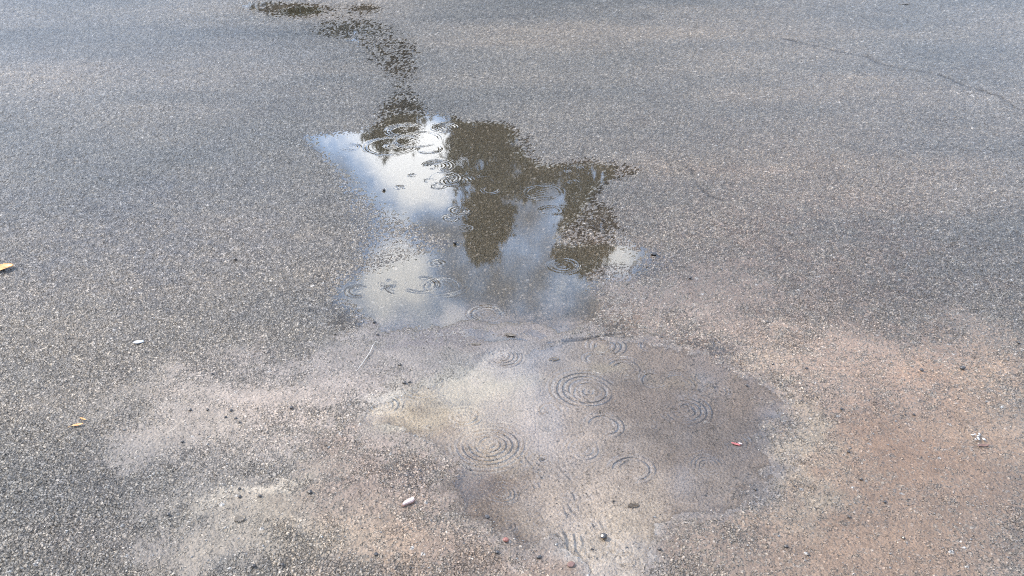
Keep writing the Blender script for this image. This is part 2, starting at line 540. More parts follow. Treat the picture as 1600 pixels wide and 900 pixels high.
# crushed stone: every chip its own tone, black binder in the joints (thinner where silt fills them)
asl = n.new('ShaderNodeAttribute'); asl.attribute_name = 'silt'
ve = n.new('ShaderNodeTexVoronoi'); ve.feature = 'DISTANCE_TO_EDGE'; ve.inputs['Scale'].default_value = 128
v2.inputs['Scale'].default_value = 128
wn_ = n.new('ShaderNodeTexNoise'); wn_.inputs['Scale'].default_value = 70; wn_.inputs['Detail'].default_value = 2
l.new(geo.outputs['Position'], wn_.inputs['Vector'])
wsub = n.new('ShaderNodeVectorMath'); wsub.operation = 'MULTIPLY_ADD'
wsub.inputs[1].default_value = (0.010, 0.010, 0.0)
l.new(wn_.outputs['Color'], wsub.inputs[0]); l.new(geo.outputs['Position'], wsub.inputs[2])
flat = n.new('ShaderNodeVectorMath'); flat.operation = 'MULTIPLY'; flat.inputs[1].default_value = (1, 1, 0.25)
l.new(wsub.outputs[0], flat.inputs[0])
l.new(flat.outputs[0], v2.inputs['Vector']); l.new(flat.outputs[0], ve.inputs['Vector'])
crev = n.new('ShaderNodeMapRange'); crev.interpolation_type = 'SMOOTHSTEP'
crev.inputs['From Min'].default_value = 0.0; crev.inputs['From Max'].default_value = 0.20
l.new(ve.outputs['Distance'], crev.inputs['Value'])
sep = n.new('ShaderNodeSeparateColor'); l.new(v2.outputs['Color'], sep.inputs[0])
tone = n.new('ShaderNodeMapRange'); tone.inputs['To Min'].default_value = 0.72; tone.inputs['To Max'].default_value = 1.42
pw = n.new('ShaderNodeMath'); pw.operation = 'POWER'; pw.inputs[1].default_value = 1.8
l.new(sep.outputs[0], pw.inputs[0]); l.new(pw.outputs[0], tone.inputs['Value'])
dk = n.new('ShaderNodeMapRange'); dk.inputs['To Min'].default_value = 0.60; dk.inputs['To Max'].default_value = 1.15
l.new(crev.outputs[0], dk.inputs['Value'])
tm = n.new('ShaderNodeMath'); tm.operation = 'MULTIPLY'; l.new(tone.outputs[0], tm.inputs[0]); l.new(dk.outputs[0], tm.inputs[1])
sw = n.new('ShaderNodeMapRange'); sw.inputs['To Min'].default_value = 1.0; sw.inputs['To Max'].default_value = 0.05
l.new(asl.outputs['Fac'], sw.inputs['Value'])
tmix = n.new('ShaderNodeMix'); tmix.inputs[2].default_value = 1.0
l.new(sw.outputs[0], tmix.inputs[0]); l.new(tm.outputs[0], tmix.inputs[3])
cs = n.new('ShaderNodeVectorMath'); cs.operation = 'SCALE'
l.new(sc.outputs[0], cs.inputs[0]); l.new(tmix.outputs[0], cs.inputs['Scale'])
l.new(cs.outputs[0], bs.inputs['Base Color'])
b0 = n.new('ShaderNodeBump'); b0.inputs['Distance'].default_value = 0.0035
l.new(sw.outputs[0], b0.inputs['Strength']); l.new(crev.outputs[0], b0.inputs['Height'])
b1 = n.new('ShaderNodeBump'); b1.inputs['Strength'].default_value = 1.0; b1.inputs['Distance'].default_value = 0.0034; b1.invert = True
l.new(v1.outputs['Distance'], b1.inputs['Height']); l.new(b0.outputs[0], b1.inputs['Normal'])
b2 = n.new('ShaderNodeBump'); b2.inputs['Strength'].default_value = 0.9; b2.inputs['Distance'].default_value = 0.0030
l.new(ns.outputs['Fac'], b2.inputs['Height']); l.new(b1.outputs[0], b2.inputs['Normal'])
l.new(b2.outputs[0], bs.inputs['Normal'])
ro = n.new('ShaderNodeMapRange')
ro.inputs['To Min'].default_value = 0.65; ro.inputs['To Max'].default_value = 0.22
l.new(aw.outputs['Fac'], ro.inputs['Value'])
l.new(ro.outputs[0], bs.inputs['Roughness'])
bs.inputs['IOR'].default_value = 1.38

me = mesh_from('asphalt_ground', verts, quads)
ca = me.color_attributes.new('surface_colour', 'FLOAT_COLOR', 'POINT')
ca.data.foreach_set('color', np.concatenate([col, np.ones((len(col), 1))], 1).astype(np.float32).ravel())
sa = me.attributes.new('silt', 'FLOAT', 'POINT')
sa.data.foreach_set('value', np.clip(np.maximum(sm[:, 0], 0.6 * pool[:, 0]), 0, 1).astype(np.float32))
ga = me.attributes.new('gloss', 'FLOAT', 'POINT')
ga.data.foreach_set('value', wet.astype(np.float32))
ground = link('asphalt_ground', me, m_asph)
ground['kind'] = 'structure'
ground['label'] = 'rain-wet grey asphalt with brown silt and a long thin crack'

# fast height lookup for things that lie on the ground
DV = np.array(NV)[::-1]


def ground_z(x, y):
    r, p = math.hypot(x, y), math.atan2(x, y)
    i = int(np.clip(np.searchsorted(rr, r), 1, nr - 2))
    jx = int(np.clip(np.searchsorted(ph[:len(ph_d)], p), 1, len(ph_d) - 2))
    hh = verts[:, 2].reshape(nr, nc)
    return float(hh[i - 1:i + 2, jx - 1:jx + 2].max())


# ------------------------------------------------------------------ puddle water
RIPPLES = [  # centre u, v, outer radius in px (sideways), number of rings, height
    (634, 204, 32, 3, 1.0), (652, 218, 36, 2, 0.8), (697, 199, 20, 3, 1.0), (612, 228, 42, 2, 0.7), (612, 228, 12, 2, .9), (547, 230, 16, 2, 0.4),
    (670, 233, 20, 2, 0.7), (683, 259, 24, 3, 1.0), (672, 260, 12, 2, .8), (645, 274, 7, 1, 1.0), (695, 278, 26, 2, 0.7), (671, 282, 9, 2, 0.9),
    (685, 291, 12, 2, 1.0), (624, 293, 8, 1, 1.0), (599, 298, 4, 1, 1.2), (715, 282, 22, 3, 0.9), (766, 297, 14, 2, 1.0),
    (755, 274, 9, 2, .9), (718, 329, 16, 2, 0.9), (704, 341, 13, 2, 0.7), (728, 356, 12, 2, 0.7), (897, 264, 17, 3, 0.9),
    (848, 300, 30, 2, 0.8), (860, 329, 18, 2, 0.6), (897, 284, 9, 1, 0.8), (607, 443, 15, 3, 1.3), (683, 412, 12, 1, .8),
    (658, 445, 27, 2, 0.8), (760, 490, 26, 2, 0.6), (880, 415, 26, 2, 0.5), (690, 448, 30, 2, 0.4), (560, 455, 20, 2, 0.4),
    (784, 555, 30, 4, 1.0), (946, 540, 30, 3, 0.8), (1015, 540, 17, 2, 0.7), (915, 607, 49, 3, 1.1), (921, 612, 30, 2, 1.2), (918, 610, 12, 1, .8),
    (1068, 640, 40, 4, 0.9), (1075, 638, 18, 2, .9), (942, 662, 28, 2, 1.0), (762, 695, 51, 5, 1.1), (765, 693, 22, 2, .8), (986, 731, 33, 2, 1.1),
    (1104, 726, 28, 4, 1.1), (784, 770, 23, 3, 1.0), (791, 822, 18, 3, 0.7), (655, 676, 20, 3, 0.7), (910, 700, 28, 3, 0.6),
    (660, 602, 34, 2, 0.5), (598, 633, 28, 3, 0.8), (1022, 593, 24, 2, 0.6), (848, 716, 9, 1, .8), (725, 650, 24, 2, 0.6),
    (975, 575, 30, 3, 0.5), (980, 876, 16, 2, .7), (1060, 600, 30, 2, 0.4), (860, 640, 20, 1, 0.3), (1010, 660, 18, 2, .4), (930, 560, 18, 1, .4),
    (1150, 690, 22, 2, .3), (1120, 610, 18, 2, .4), (880, 790, 20, 2, .35),
]
# long bow waves running across the pools: three points on the crest, number of crests, height
ARCS = [((795, 700), (858, 782), (902, 862), 5, 1.0), ((770, 712), (826, 780), (862, 850), 3, .5), ((850, 700), (905, 775), (950, 850), 4, .45), ((590, 440), (650, 465), (730, 450), 2, .5), ((560, 655), (572, 625), (630, 606), 2, .6)]

gs = 0.0025
x0, x1 = px2ground(420, 320)[0], px2ground(1240, 700)[0]
xa, xb = -1.25, 1.05
ya, yb = 1.45, 4.95
gx = np.arange(xa, xb, gs)
gy = np.arange(ya, yb, gs)
WX, WY = np.meshgrid(gx, gy, indexing='ij')
wx, wy = WX.ravel(), WY.ravel()


def ripple_height(x, y):
    z = 0.06 * fbm(x, y, 0.10, 201, 2)
    for (u, v, ru, k, a) in RIPPLES:
        cx, cy = px2ground(u, v)
        rad = ru * math.sqrt(cy * cy + CAM_H * CAM_H) / F
        lam = min(0.018, max(0.0105, rad / (k + 0.4)))
        m = (np.abs(x - cx) < rad + 0.09) & (np.abs(y - cy) < rad + 0.09)
        xx, yy = x[m] - cx, y[m] - cy
        d = np.sqrt(xx ** 2 + yy ** 2)
        ang = np.arctan2(yy, xx)
        uneven = np.clip(0.55 + 0.5 * np.cos(ang + u * 1.7) + 0.25 * np.cos(2 * ang + v) + 0.2 * np.cos(5 * ang + u), 0.04, 1.2)
        d = d * (1 + 0.03 * np.cos(2 * ang + v * .7) + 0.015 * np.cos(3 * ang + u))
        k = max(1, k - 1) + 0.3
        mid = rad - lam * (k - 0.5) * 0.5
        env = np.exp(-((d - mid) / (lam * (k * 0.5))) ** 2) + 0.18 * np.exp(-(d / (rad * 0.5)) ** 2)
        z[m] += (0.38 if v < 480 else 0.68) * a * env * uneven * np.cos(2 * math.pi * (d - rad) / lam) * (lam / 0.013)
    for (p1, p2, p3, k, a) in ARCS:
        A_, B_, C_ = [complex(*px2ground(*p)) for p in (p1, p2, p3)]
        w_ = (C_ - A_) / (B_ - A_)
        cc = A_ + (B_ - A_) * (w_ - abs(w_) ** 2) / (2j * w_.imag)      # circle through the three crest points
        cx, cy = cc.real, cc.imag
        rad = abs(A_ - cc)
        b = math.degrees(math.atan2(B_.imag - cy, B_.real - cx)) % 360
        e_ = [abs((math.degrees(math.atan2(q.imag - cy, q.real - cx)) - b + 180) % 360 - 180) for q in (A_, C_)]
        sp = 0.75 * max(e_)
        lam = 0.019
        xx, yy = x - cx, y - cy
        d = np.sqrt(xx ** 2 + yy ** 2)
        ang = np.degrees(np.arctan2(yy, xx)) % 360
        dd = (ang - b + 180) % 360 - 180
        env = np.exp(-((d - rad) / (lam * k * 0.35)) ** 2) * np.exp(-(dd / sp) ** 2)
        env = env * sstep(-0.12, 0.22, fbm(x, y, 0.05, 307, 3)) * 1.15
        z += 1.0 * a * env * np.cos(2 * math.pi * (d + 0.016 * fbm(x, y, 0.07, 301, 3) - rad) / lam)
    return z


def trim_mesh(name, wx, wy, wz, keepv, nx, ny):
    idx = np.arange(nx * ny).reshape(nx, ny)
    q = np.stack([idx[:-1, :-1], idx[1:, :-1], idx[1:, 1:], idx[:-1, 1:]], 2).reshape(-1, 4)
    q = q[keepv[q].any(1)]
    used = np.unique(q)
    re = np.full(nx * ny, -1)
    re[used] = np.arange(len(used))
    return mesh_from(name, np.stack([wx[used], wy[used], wz[used]], 1), re[q])


wu, wv = ground2px(wx, wy)
hm, _, _, _ = mean_height(wx, wy, wu, wv)
keep = hm < 4.4
near_edge = np.ones_like(hm)
wz = ripple_height(wx, wy) * (0.25 + 0.75 * sstep(1.5, -2.0, hm)) / 1000.0
me = trim_mesh('puddle_water', wx, wy, wz, keep, len(gx), len(gy))

m_water, n, l, bs = new_mat('rain_water')
n.remove(bs)
outn = n['Material Output']
fr = n.new('ShaderNodeFresnel'); fr.inputs['IOR'].default_value = 1.34
gl = n.new('ShaderNodeBsdfGlossy'); gl.inputs['Roughness'].default_value = 0.03
tr = n.new('ShaderNodeBsdfTransparent'); tr.inputs['Color'].default_value = (0.93, 0.92, 0.90, 1)
mxs = n.new('ShaderNodeMixShader')
l.new(fr.outputs[0], mxs.inputs[0]); l.new(tr.outputs[0], mxs.inputs[1]); l.new(gl.outputs[0], mxs.inputs[2])
l.new(mxs.outputs[0], outn.inputs['Surface'])
water = link('puddle_water', me, m_water)
water['kind'] = 'structure'
water['label'] = 'shallow rain puddle with raindrop rings mirroring clouds and dark trees'

# the far end of the puddle chain
gs2 = 0.012
gx = np.arange(-2.6, 0.2, gs2)
gy = np.arange(4.94, 7.9, gs2)
WX, WY = np.meshgrid(gx, gy, indexing='ij')
wx, wy = WX.ravel(), WY.ravel()
wu, wv = ground2px(wx, wy)
hm, _, _, _ = mean_height(wx, wy, wu, wv)
me = trim_mesh('far_puddle_water', wx, wy, 0.0001 * fbm(wx, wy, 0.1, 401, 2), hm < 4.4, len(gx), len(gy))
fw = link('far_puddle_water', me, m_water)
fw['kind'] = 'structure'
fw['label'] = 'thin sheet of rain water between the stones at the top of the picture'


# ------------------------------------------------------------------ small things
def plain(name, colour, rough=0.5, scale=300, var=0.35, bump=0.0004, trans=0.0):
    m, n, l, bs = new_mat(name)
    t = n.new('ShaderNodeTexNoise'); t.inputs['Scale'].default_value = scale; t.inputs['Detail'].default_value = 4
    tcn = n.new('ShaderNodeTexCoord'); l.new(tcn.outputs['Object'], t.inputs['Vector'])
    r = n.new('ShaderNodeMapRange')
    r.inputs['From Min'].default_value = 0.3; r.inputs['From Max'].default_value = 0.7
    r.inputs['To Min'].default_value = 1 - var; r.inputs['To Max'].default_value = 1 + var
    l.new(t.outputs['Fac'], r.inputs['Value'])
    s = n.new('ShaderNodeVectorMath'); s.operation = 'SCALE'; s.inputs[0].default_value = colour
    l.new(r.outputs[0], s.inputs['Scale']); l.new(s.outputs[0], bs.inputs['Base Color'])
    b = n.new('ShaderNodeBump'); b.inputs['Distance'].default_value = bump; b.inputs['Strength'].default_value = 0.8
    l.new(t.outputs['Fac'], b.inputs['Height']); l.new(b.outputs[0], bs.inputs['Normal'])
    bs.inputs['Roughness'].default_value = rough
    return m


M_tan = plain('dry_leaf_tan', (0.48, 0.22, 0.06), 0.45, 120)
M_vein = plain('leaf_vein', (0.38, 0.22, 0.09), 0.5, 120)
M_orange = plain('orange_leaf', (0.62, 0.27, 0.10), 0.45, 200)
M_white = plain('white_stone', (0.38, 0.365, 0.345), 0.35, 200, 0.12)
M_chip = plain('pink_wood', (0.46, 0.34, 0.30), 0.45, 140, 0.2)
M_shadow = plain('shadow_brown', (0.13, 0.07, 0.05), 0.6, 140, 0.3)  # dark brown standing in for shadow under the chip and the flakes
M_ruddy = plain('dull_red_stone', (0.14, 0.075, 0.055), 0.4, 150, 0.3)
M_berry = plain('red_brown_pebble', (0.20, 0.075, 0.05), 0.25, 150, 0.2)
M_red = plain('red_petal', (0.27, 0.07, 0.06), 0.4, 200, 0.3)
M_dark = plain('dark_grit', (0.045, 0.040, 0.036), 0.3, 200, 0.4)
M_stem = plain('pale_stem', (0.46, 0.42, 0.36), 0.5, 200, 0.2)
M_sod = plain('sodden_leaf', (0.085, 0.065, 0.042), 0.4, 120, 0.4)
M_grit1 = plain('pale_grit', (0.15, 0.142, 0.13), 0.3, 400, 0.2)
M_grit2 = plain('brown_grit', (0.12, 0.095, 0.075), 0.4, 400, 0.3)


def thing(name, u, v, label, cat, rz=0, group=None, dz=0.0):
    x, y = px2ground(u, v)
    o = bpy.data.objects.new(name, None)
    o.empty_display_size = 0.02
    o.location = (x, y, max(ground_z(x, y), -0.001) + dz)
    o.rotation_euler = (0, 0, R(rz))
    o['label'] = label; o['category'] = cat
    if group:
        o['group'] = group
    COL.objects.link(o)
    return o


def rock_mesh(name, a, b, c, seed, subdiv=2, lump=0.25, flat=False):
    bm = bmesh.new()
    bmesh.ops.create_icosphere(bm, subdivisions=subdiv, radius=1.0)
    rnd = random.Random(seed)
    ks = [Vector((rnd.uniform(-1, 1), rnd.uniform(-1, 1), rnd.uniform(-1, 1))).normalized() for _ in range(9)]
    am = [rnd.uniform(-1, 1) for _ in range(9)]
    cut = [rnd.uniform(0.62, 0.95) for _ in range(9)]
    for vt in bm.verts:
        p = vt.co.copy()
        s = 1.0
        for kk, aa in zip(ks, am):
            s += lump * 0.35 * aa * p.dot(kk) ** 3
        p *= s
        for kk, cc in zip(ks, cut):
            d = p.dot(kk) - cc
            if d > 0:
                p -= kk * d * 0.9
        vt.co = Vector((p.x * a, p.y * b, p.z * c))
    me = bpy.data.meshes.new(name)
    bm.to_mesh(me)
    bm.free()
    if not flat:
        me.polygons.foreach_set('use_smooth', [True] * len(me.polygons))
    return me


def blade_mesh(name, L, W, curl=0.25, fold=0.2, nx=16, ny=6, tip=1.0, thick=0.0006, seed=1, ragged=0.12):
    """a leaf: outlined, folded along its midrib, curled along its length, with real thickness"""
    rnd = random.Random(seed)
    bm = bmesh.new()
    rows = []
    jag = [1 + rnd.uniform(-ragged, ragged) for _ in range(nx + 1)]
    for i in range(nx + 1):
        t = i / nx
        w = W * 0.5 * (math.sin(math.pi * min(1, t * 0.97 + 0.02)) ** 0.65) * jag[i] * (1 - 0.25 * t * tip)
        row = []
        for k in range(ny + 1):
            s = (k / ny - 0.5) * 2
            x = (t - 0.5) * L
            y = s * w
            z = curl * L * (4 * (t - 0.5) ** 2) * 0.25 + fold * abs(s) * w + 0.03 * W * math.sin(9 * t + 3 * s + seed)
            row.append(bm.verts.new((x, y, z)))
        rows.append(row)
    for i in range(nx):
        for k in range(ny):
            bm.faces.new((rows[i][k], rows[i + 1][k], rows[i + 1][k + 1], rows[i][k + 1]))
    geom = bmesh.ops.extrude_face_region(bm, geom=bm.faces[:])
    for e in geom['geom']:
        if isinstance(e, bmesh.types.BMVert):
            e.co.z += thick
    bmesh.ops.recalc_face_normals(bm, faces=bm.faces[:])
    me = bpy.data.meshes.new(name)
    bm.to_mesh(me)
    bm.free()
    me.polygons.foreach_set('use_smooth', [True] * len(me.polygons))
    return me


def tube_mesh(name, pts, rad, sides=7):
    bm = bmesh.new()
    rings = []
    for i, p in enumerate(pts):
        p = Vector(p)
        a = Vector(pts[max(0, i - 1)]); b = Vector(pts[min(len(pts) - 1, i + 1)])
        d = (b - a).normalized()
        up = Vector((0, 0, 1)) if abs(d.z) < 0.9 else Vector((1, 0, 0))
        s = d.cross(up).normalized(); t = s.cross(d)
        r = rad[i] if isinstance(rad, (list, tuple)) else rad
        rings.append([bm.verts.new(p + (s * math.cos(q) + t * math.sin(q)) * r) for q in [2 * math.pi * k / sides for k in range(sides)]])
    for a, b in zip(rings[:-1], rings[1:]):
        for k in range(sides):
            bm.faces.new((a[k], a[(k + 1) % sides], b[(k + 1) % sides], b[k]))
    bm.faces.new(rings[0][::-1]); bm.faces.new(rings[-1])
    bmesh.ops.recalc_face_normals(bm, faces=bm.faces[:])
    me = bpy.data.meshes.new(name)
    bm.to_mesh(me); bm.free()
    me.polygons.foreach_set('use_smooth', [True] * len(me.polygons))
    return me


# dry tan leaf at the left edge
t = thing('dry_leaf', 2, 425, 'curled dry tan leaf lying at the left edge of the asphalt', 'leaf', 20, dz=0.0035)
link('blade', blade_mesh('blade', 0.090, 0.050, 0.3, 0.22, seed=4, tip=-0.6), M_tan, t)
link('midrib', tube_mesh('midrib', [(-0.05 + 0.0102 * i, 0, 0.0014 + 0.3 * 0.105 * 0.25 * (4 * ((i / 10) - 0.5) ** 2)) for i in range(11)],
                         [0.0011 - 0.00006 * i for i in range(11)]), M_vein, t)
# orange leaf scrap with pale scrap beside it
t = thing('leaf_fragment', 123, 669, 'narrow orange leaf fragment on the coarse asphalt at lower left', 'leaf', 22, dz=0.0025)
link('blade', blade_mesh('blade', 0.030, 0.010, 0.15, 0.3, seed=9), M_orange, t)
link('stalk', tube_mesh('stalk', [(-0.014, 0, 0.001), (-0.020, -0.002, 0.002), (-0.026, -0.003, 0.001)], 0.0008), M_vein, t)
o = link('leaf_crumb', blade_mesh('leaf_crumb', 0.022, 0.007, 0.2, 0.3, seed=12), M_tan)
x, y = px2ground(131, 659)
o.location = (x, y, ground_z(x, y) + 0.002); o.rotation_euler = (0, 0.1, R(-20))
o['label'] = 'tiny cream leaf crumb just beyond the orange leaf fragment'; o['category'] = 'leaf'


def rock(name, u, v, a, b, c, mat, label, cat, rz=0, seed=1, group=None, lump=0.25, sink=0.35, subdiv=2):
    x, y = px2ground(u, v)
    o = link(name, rock_mesh(name, a, b, c, seed, subdiv, lump), mat)
    o.location = (x, y, max(ground_z(x, y), -0.0005) + c * (1 - sink))
    o.rotation_euler = (0, 0, R(rz))
    o['label'] = label; o['category'] = cat
    if group:
        o['group'] = group
    return o


rock('white_pebble', 217, 539, 0.0175, 0.0095, 0.0035, M_white, 'smooth flat white oval pebble on grey asphalt at left', 'pebble', 8, 3, subdiv=3, sink=0.2)
rock('round_pebble', 790, 847, 0.0078, 0.0068, 0.0058, M_berry, 'shiny red-brown round pebble by the near edge of the puddle', 'pebble', 20, 7, lump=0.1, subdiv=3, sink=0.1)
rock('dark_pebble', 943, 840, 0.0095, 0.008, 0.006, M_dark, 'dark round pebble standing in the pale nearest part of the puddle', 'pebble', 0, 8, subdiv=3, sink=0.0)
rock('brown_stone', 892, 886, 0.010, 0.008, 0.005, M_ruddy, 'dull reddish stone at the bottom edge beside the puddle mouth', 'stone', 10, 17, subdiv=3)
rock('black_stone', 842, 872, 0.007, 0.005, 0.004, M_dark, 'black stone chip just left of the reddish stone at the bottom', 'stone', 30, 18)
rock('black_stone', 777, 865, 0.006, 0.005, 0.004, M_dark, 'black stone chip just below the shiny red-brown pebble', 'stone', 30, 19)
rock('dark_chip', 1078, 437, 0.0075, 0.006, 0.005, M_dark, 'small black chip right of the middle of the puddle', 'stone', 0, 20)
rock('dark_chip', 1021, 399, 0.013, 0.009, 0.007, M_dark, 'small black chip at the right tip of the far pool', 'stone', 0, 21)
rock('dark_chip', 711, 381, 0.009, 0.009, 0.008, M_dark, 'small black chip in the narrow waist of the far pool', 'stone', 0, 22)
rock('dark_chip', 600, 298, 0.008, 0.007, 0.008, M_dark, 'tiny black chip poking out of the mirrored blue sky', 'stone', 0, 23)
rock('dark_chip', 1503, 580, 0.010, 0.007, 0.006, M_dark, 'black chip on the brown asphalt at the far right', 'stone', 0, 24)

# bleached wood chip: an angular sliver over a dark slab painted as its shadow
t = thing('wood_chip', 638, 788, 'pale pink wood chip with a pointed end on brown grit', 'wood chip', 33, dz=0.0015)


def sliver(L, W, T):
    prof = [(-0.5, -0.10), (-0.36, -0.42), (0.30, -0.5), (0.5, -0.2), (0.46, 0.42), (0.1, 0.5), (-0.30, 0.32)]
    bm = bmesh.new()
    lo = [bm.verts.new((x * L, y * W, 0)) for x, y in prof]
    hi = [bm.verts.new((x * L * 0.94, y * W * 0.86, T * (0.8 + 0.5 * (x + 0.5)))) for x, y in prof]
    nn = len(prof)
    for i in range(nn):
        bm.faces.new((lo[i], lo[(i + 1) % nn], hi[(i + 1) % nn], hi[i]))
    bm.faces.new(hi); bm.faces.new(lo[::-1])
    bmesh.ops.bevel(bm, geom=bm.edges[:], offset=T * 0.14, segments=2, affect='EDGES')
    bmesh.ops.recalc_face_normals(bm, faces=bm.faces[:])
    me = bpy.data.meshes.new('sliver')
    bm.to_mesh(me); bm.free()
    return me


o = link('splinter', sliver(0.036, 0.014, 0.005), M_chip, t); o.location.z = 0.0022
o = link('shade', sliver(0.040, 0.015, 0.003), M_shadow, t); o.location = (-0.002, -0.0015, 0)  # dark slab below the splinter, in place of its cast shadow

# red petal, part under water
t = thing('red_petal', 1150, 694, 'small torn red petal lying in the dark right side of the puddle', 'petal', -28, dz=0.001)
link('blade', blade_mesh('blade', 0.026, 0.010, 0.1, 0.15, seed=31, ragged=0.3), M_red, t)
link('torn_edge', blade_mesh('torn_edge', 0.012, 0.006, 0.3, 0.3, seed=33), M_chip, t).location = (0.010, 0.006, 0.001)

# white crumb cluster at right: a crumbled shell of several flakes
t = thing('white_crumbs', 1527, 689, 'crumbled white flakes on the brown grit at far right', 'flake', 0, dz=0.0005)
rnd = random.Random(5)
for k in range(9):
    o = link('flake', rock_mesh('flake', rnd.uniform(.003, .006), rnd.uniform(.002, .0045), .0022, 40 + k), M_white, t)
    o.location = (rnd.uniform(-.012, .012), rnd.uniform(-.012, .012), 0.002 + rnd.uniform(0, .002))
    o.rotation_euler = (rnd.uniform(-.5, .5), rnd.uniform(-.5, .5), rnd.uniform(0, 3))
o = link('shadow_scrap', blade_mesh('shadow_scrap', 0.034, 0.010, 0.2, 0.3, seed=14, ragged=0.3), M_shadow)  # dark blade added as the shadow of the white flakes
x, y = px2ground(1535, 701)
o.location = (x, y, ground_z(x, y) + 0.002); o.rotation_euler = (0.1, 0, R(4))
o['label'] = 'dark sliver standing in for the shadow just below the crumbled white flakes'; o['category'] = 'bark scrap'

# thin pale stem
pts = []
for u, v in [(557, 584), (566, 573), (573, 562), (579, 553), (583, 544), (588, 536)]:
    x, y = px2ground(u, v)
    pts.append((x, y, 0))
c0 = pts[2]
zz = ground_z(c0[0], c0[1])
loc = [(p[0] - c0[0], p[1] - c0[1], 0.003 + 0.001 * math.sin(i * 2)) for i, p in enumerate(pts)]
o = link('grass_stem', tube_mesh('grass_stem', loc, [0.0006, 0.0009, 0.0010, 0.0010, 0.0009, 0.0005]), M_stem)
o.location = (c0[0], c0[1], zz)
o['label'] = 'thin pale dry grass stem lying on silt left of the puddle'; o['category'] = 'stem'

# sodden dark leaves and clumps lying on the silt under or beside the water
sod = [
    (866, 561, 0.034, 0.022, 5, 'sodden dark leaf clump above the largest raindrop ring', 6),
    (744, 539, 0.034, 0.014, 0, 'flat brown sodden leaf scrap left of the dark crack in the silt', 7),
    (797, 524, 0.036, 0.020, -20, 'sodden brown leaf scrap at the left end of the dark crack', 8),
    (376, 816, 0.026, 0.024, 20, 'brown sodden leaf scrap on pale silt at lower left', 9),
    (990, 789, 0.030, 0.018, 10, 'blurred dark leaf under the water right of the pale silt', 10),
    (848, 716, 0.012, 0.009, 10, 'tiny dark leaf bit under water in the nearer pool', 11),
    (1413, 8, 0.10, 0.03, 5, 'dark flat leaf on the asphalt near the top right', 12),
]
for u, v, L, W, rz, lab, sd in sod:
    x, y = px2ground(u, v)
    o = link('sodden_leaf', blade_mesh('sodden_leaf', L, W, 0.12, 0.12, seed=sd, ragged=0.35), M_sod)
    o.location = (x, y, ground_z(x, y) + 0.001)
    o.rotation_euler = (0, 0, R(rz))
    o['label'] = lab; o['category'] = 'leaf'

# loose black grit one can pick out: stones shared by a few meshes
rmesh = [rock_mesh('grit_stone', 1, 0.85, 0.7, 60 + k, 1, 0.35, True) for k in range(6)]
for m_ in rmesh:
    m_.materials.append(M_dark)
spots = [(456, 641, 9), (362, 645, 8), (298, 645, 9), (325, 645, 8), (353, 656, 7), (369, 657, 8), (286, 695, 7), (375, 664, 6),
         (485, 774, 12), (407, 780, 9), (376, 780, 9), (264, 809, 9), (588, 870, 10), (397, 889, 10), (442, 886, 9), (375, 768, 7),
         (368, 409, 9), (625, 572, 8), (632, 600, 10), (640, 598, 8), (523, 524, 7), (585, 505, 8), (590, 524, 8),
         (1439, 583, 9), (1227, 857, 10), (1325, 709, 8), (1314, 643, 8), (1207, 570, 7), (1260, 578, 7), (1167, 602, 7),
         (1382, 788, 8), (1326, 811, 8), (1262, 871, 8), (1030, 860, 9), (1180, 765, 8), (1427, 652, 7), (1590, 540, 8), (1345, 752, 8)]
for i, (u, v, s) in enumerate(spots):
    x, y = px2ground(u, v)
    o = bpy.data.objects.new('grit_stone', rmesh[i % 6])
    r = s * 0.42 * math.hypot(y, CAM_H) / F
    o.scale = (r, r, r)
    o.location = (x, y, ground_z(x, y) + r * 0.35)
    o.rotation_euler = (0, 0, i * 1.7)
    if u < 700 and v < 450:
        where = 'alone on bare asphalt left of the far pool'
    elif u < 595 and v < 530:
        where = 'just below the left end of the far pool'
    elif u < 700 and v < 610:
        where = 'on the silt just left of the nearer pool'
    elif u < 700 and v < 700:
        where = 'on the upper pale silt patch at lower left'
    elif u < 700 and v < 830:
        where = 'on the lower pale silt patch at lower left'
    elif u < 700:
        where = 'along the bottom edge left of the puddle'
    elif u < 1190 and v > 700:
        where = 'at the near right margin of the puddle'
    elif v < 620:
        where = 'on the far fringe of the brown silt at right'
    else:
        where = 'on the brown silt at lower right'
    o['label'] = 'loose black grit stone ' + where
    o['category'] = 'stone'
    o['group'] = 'black grit stones ' + where
    COL.objects.link(o)


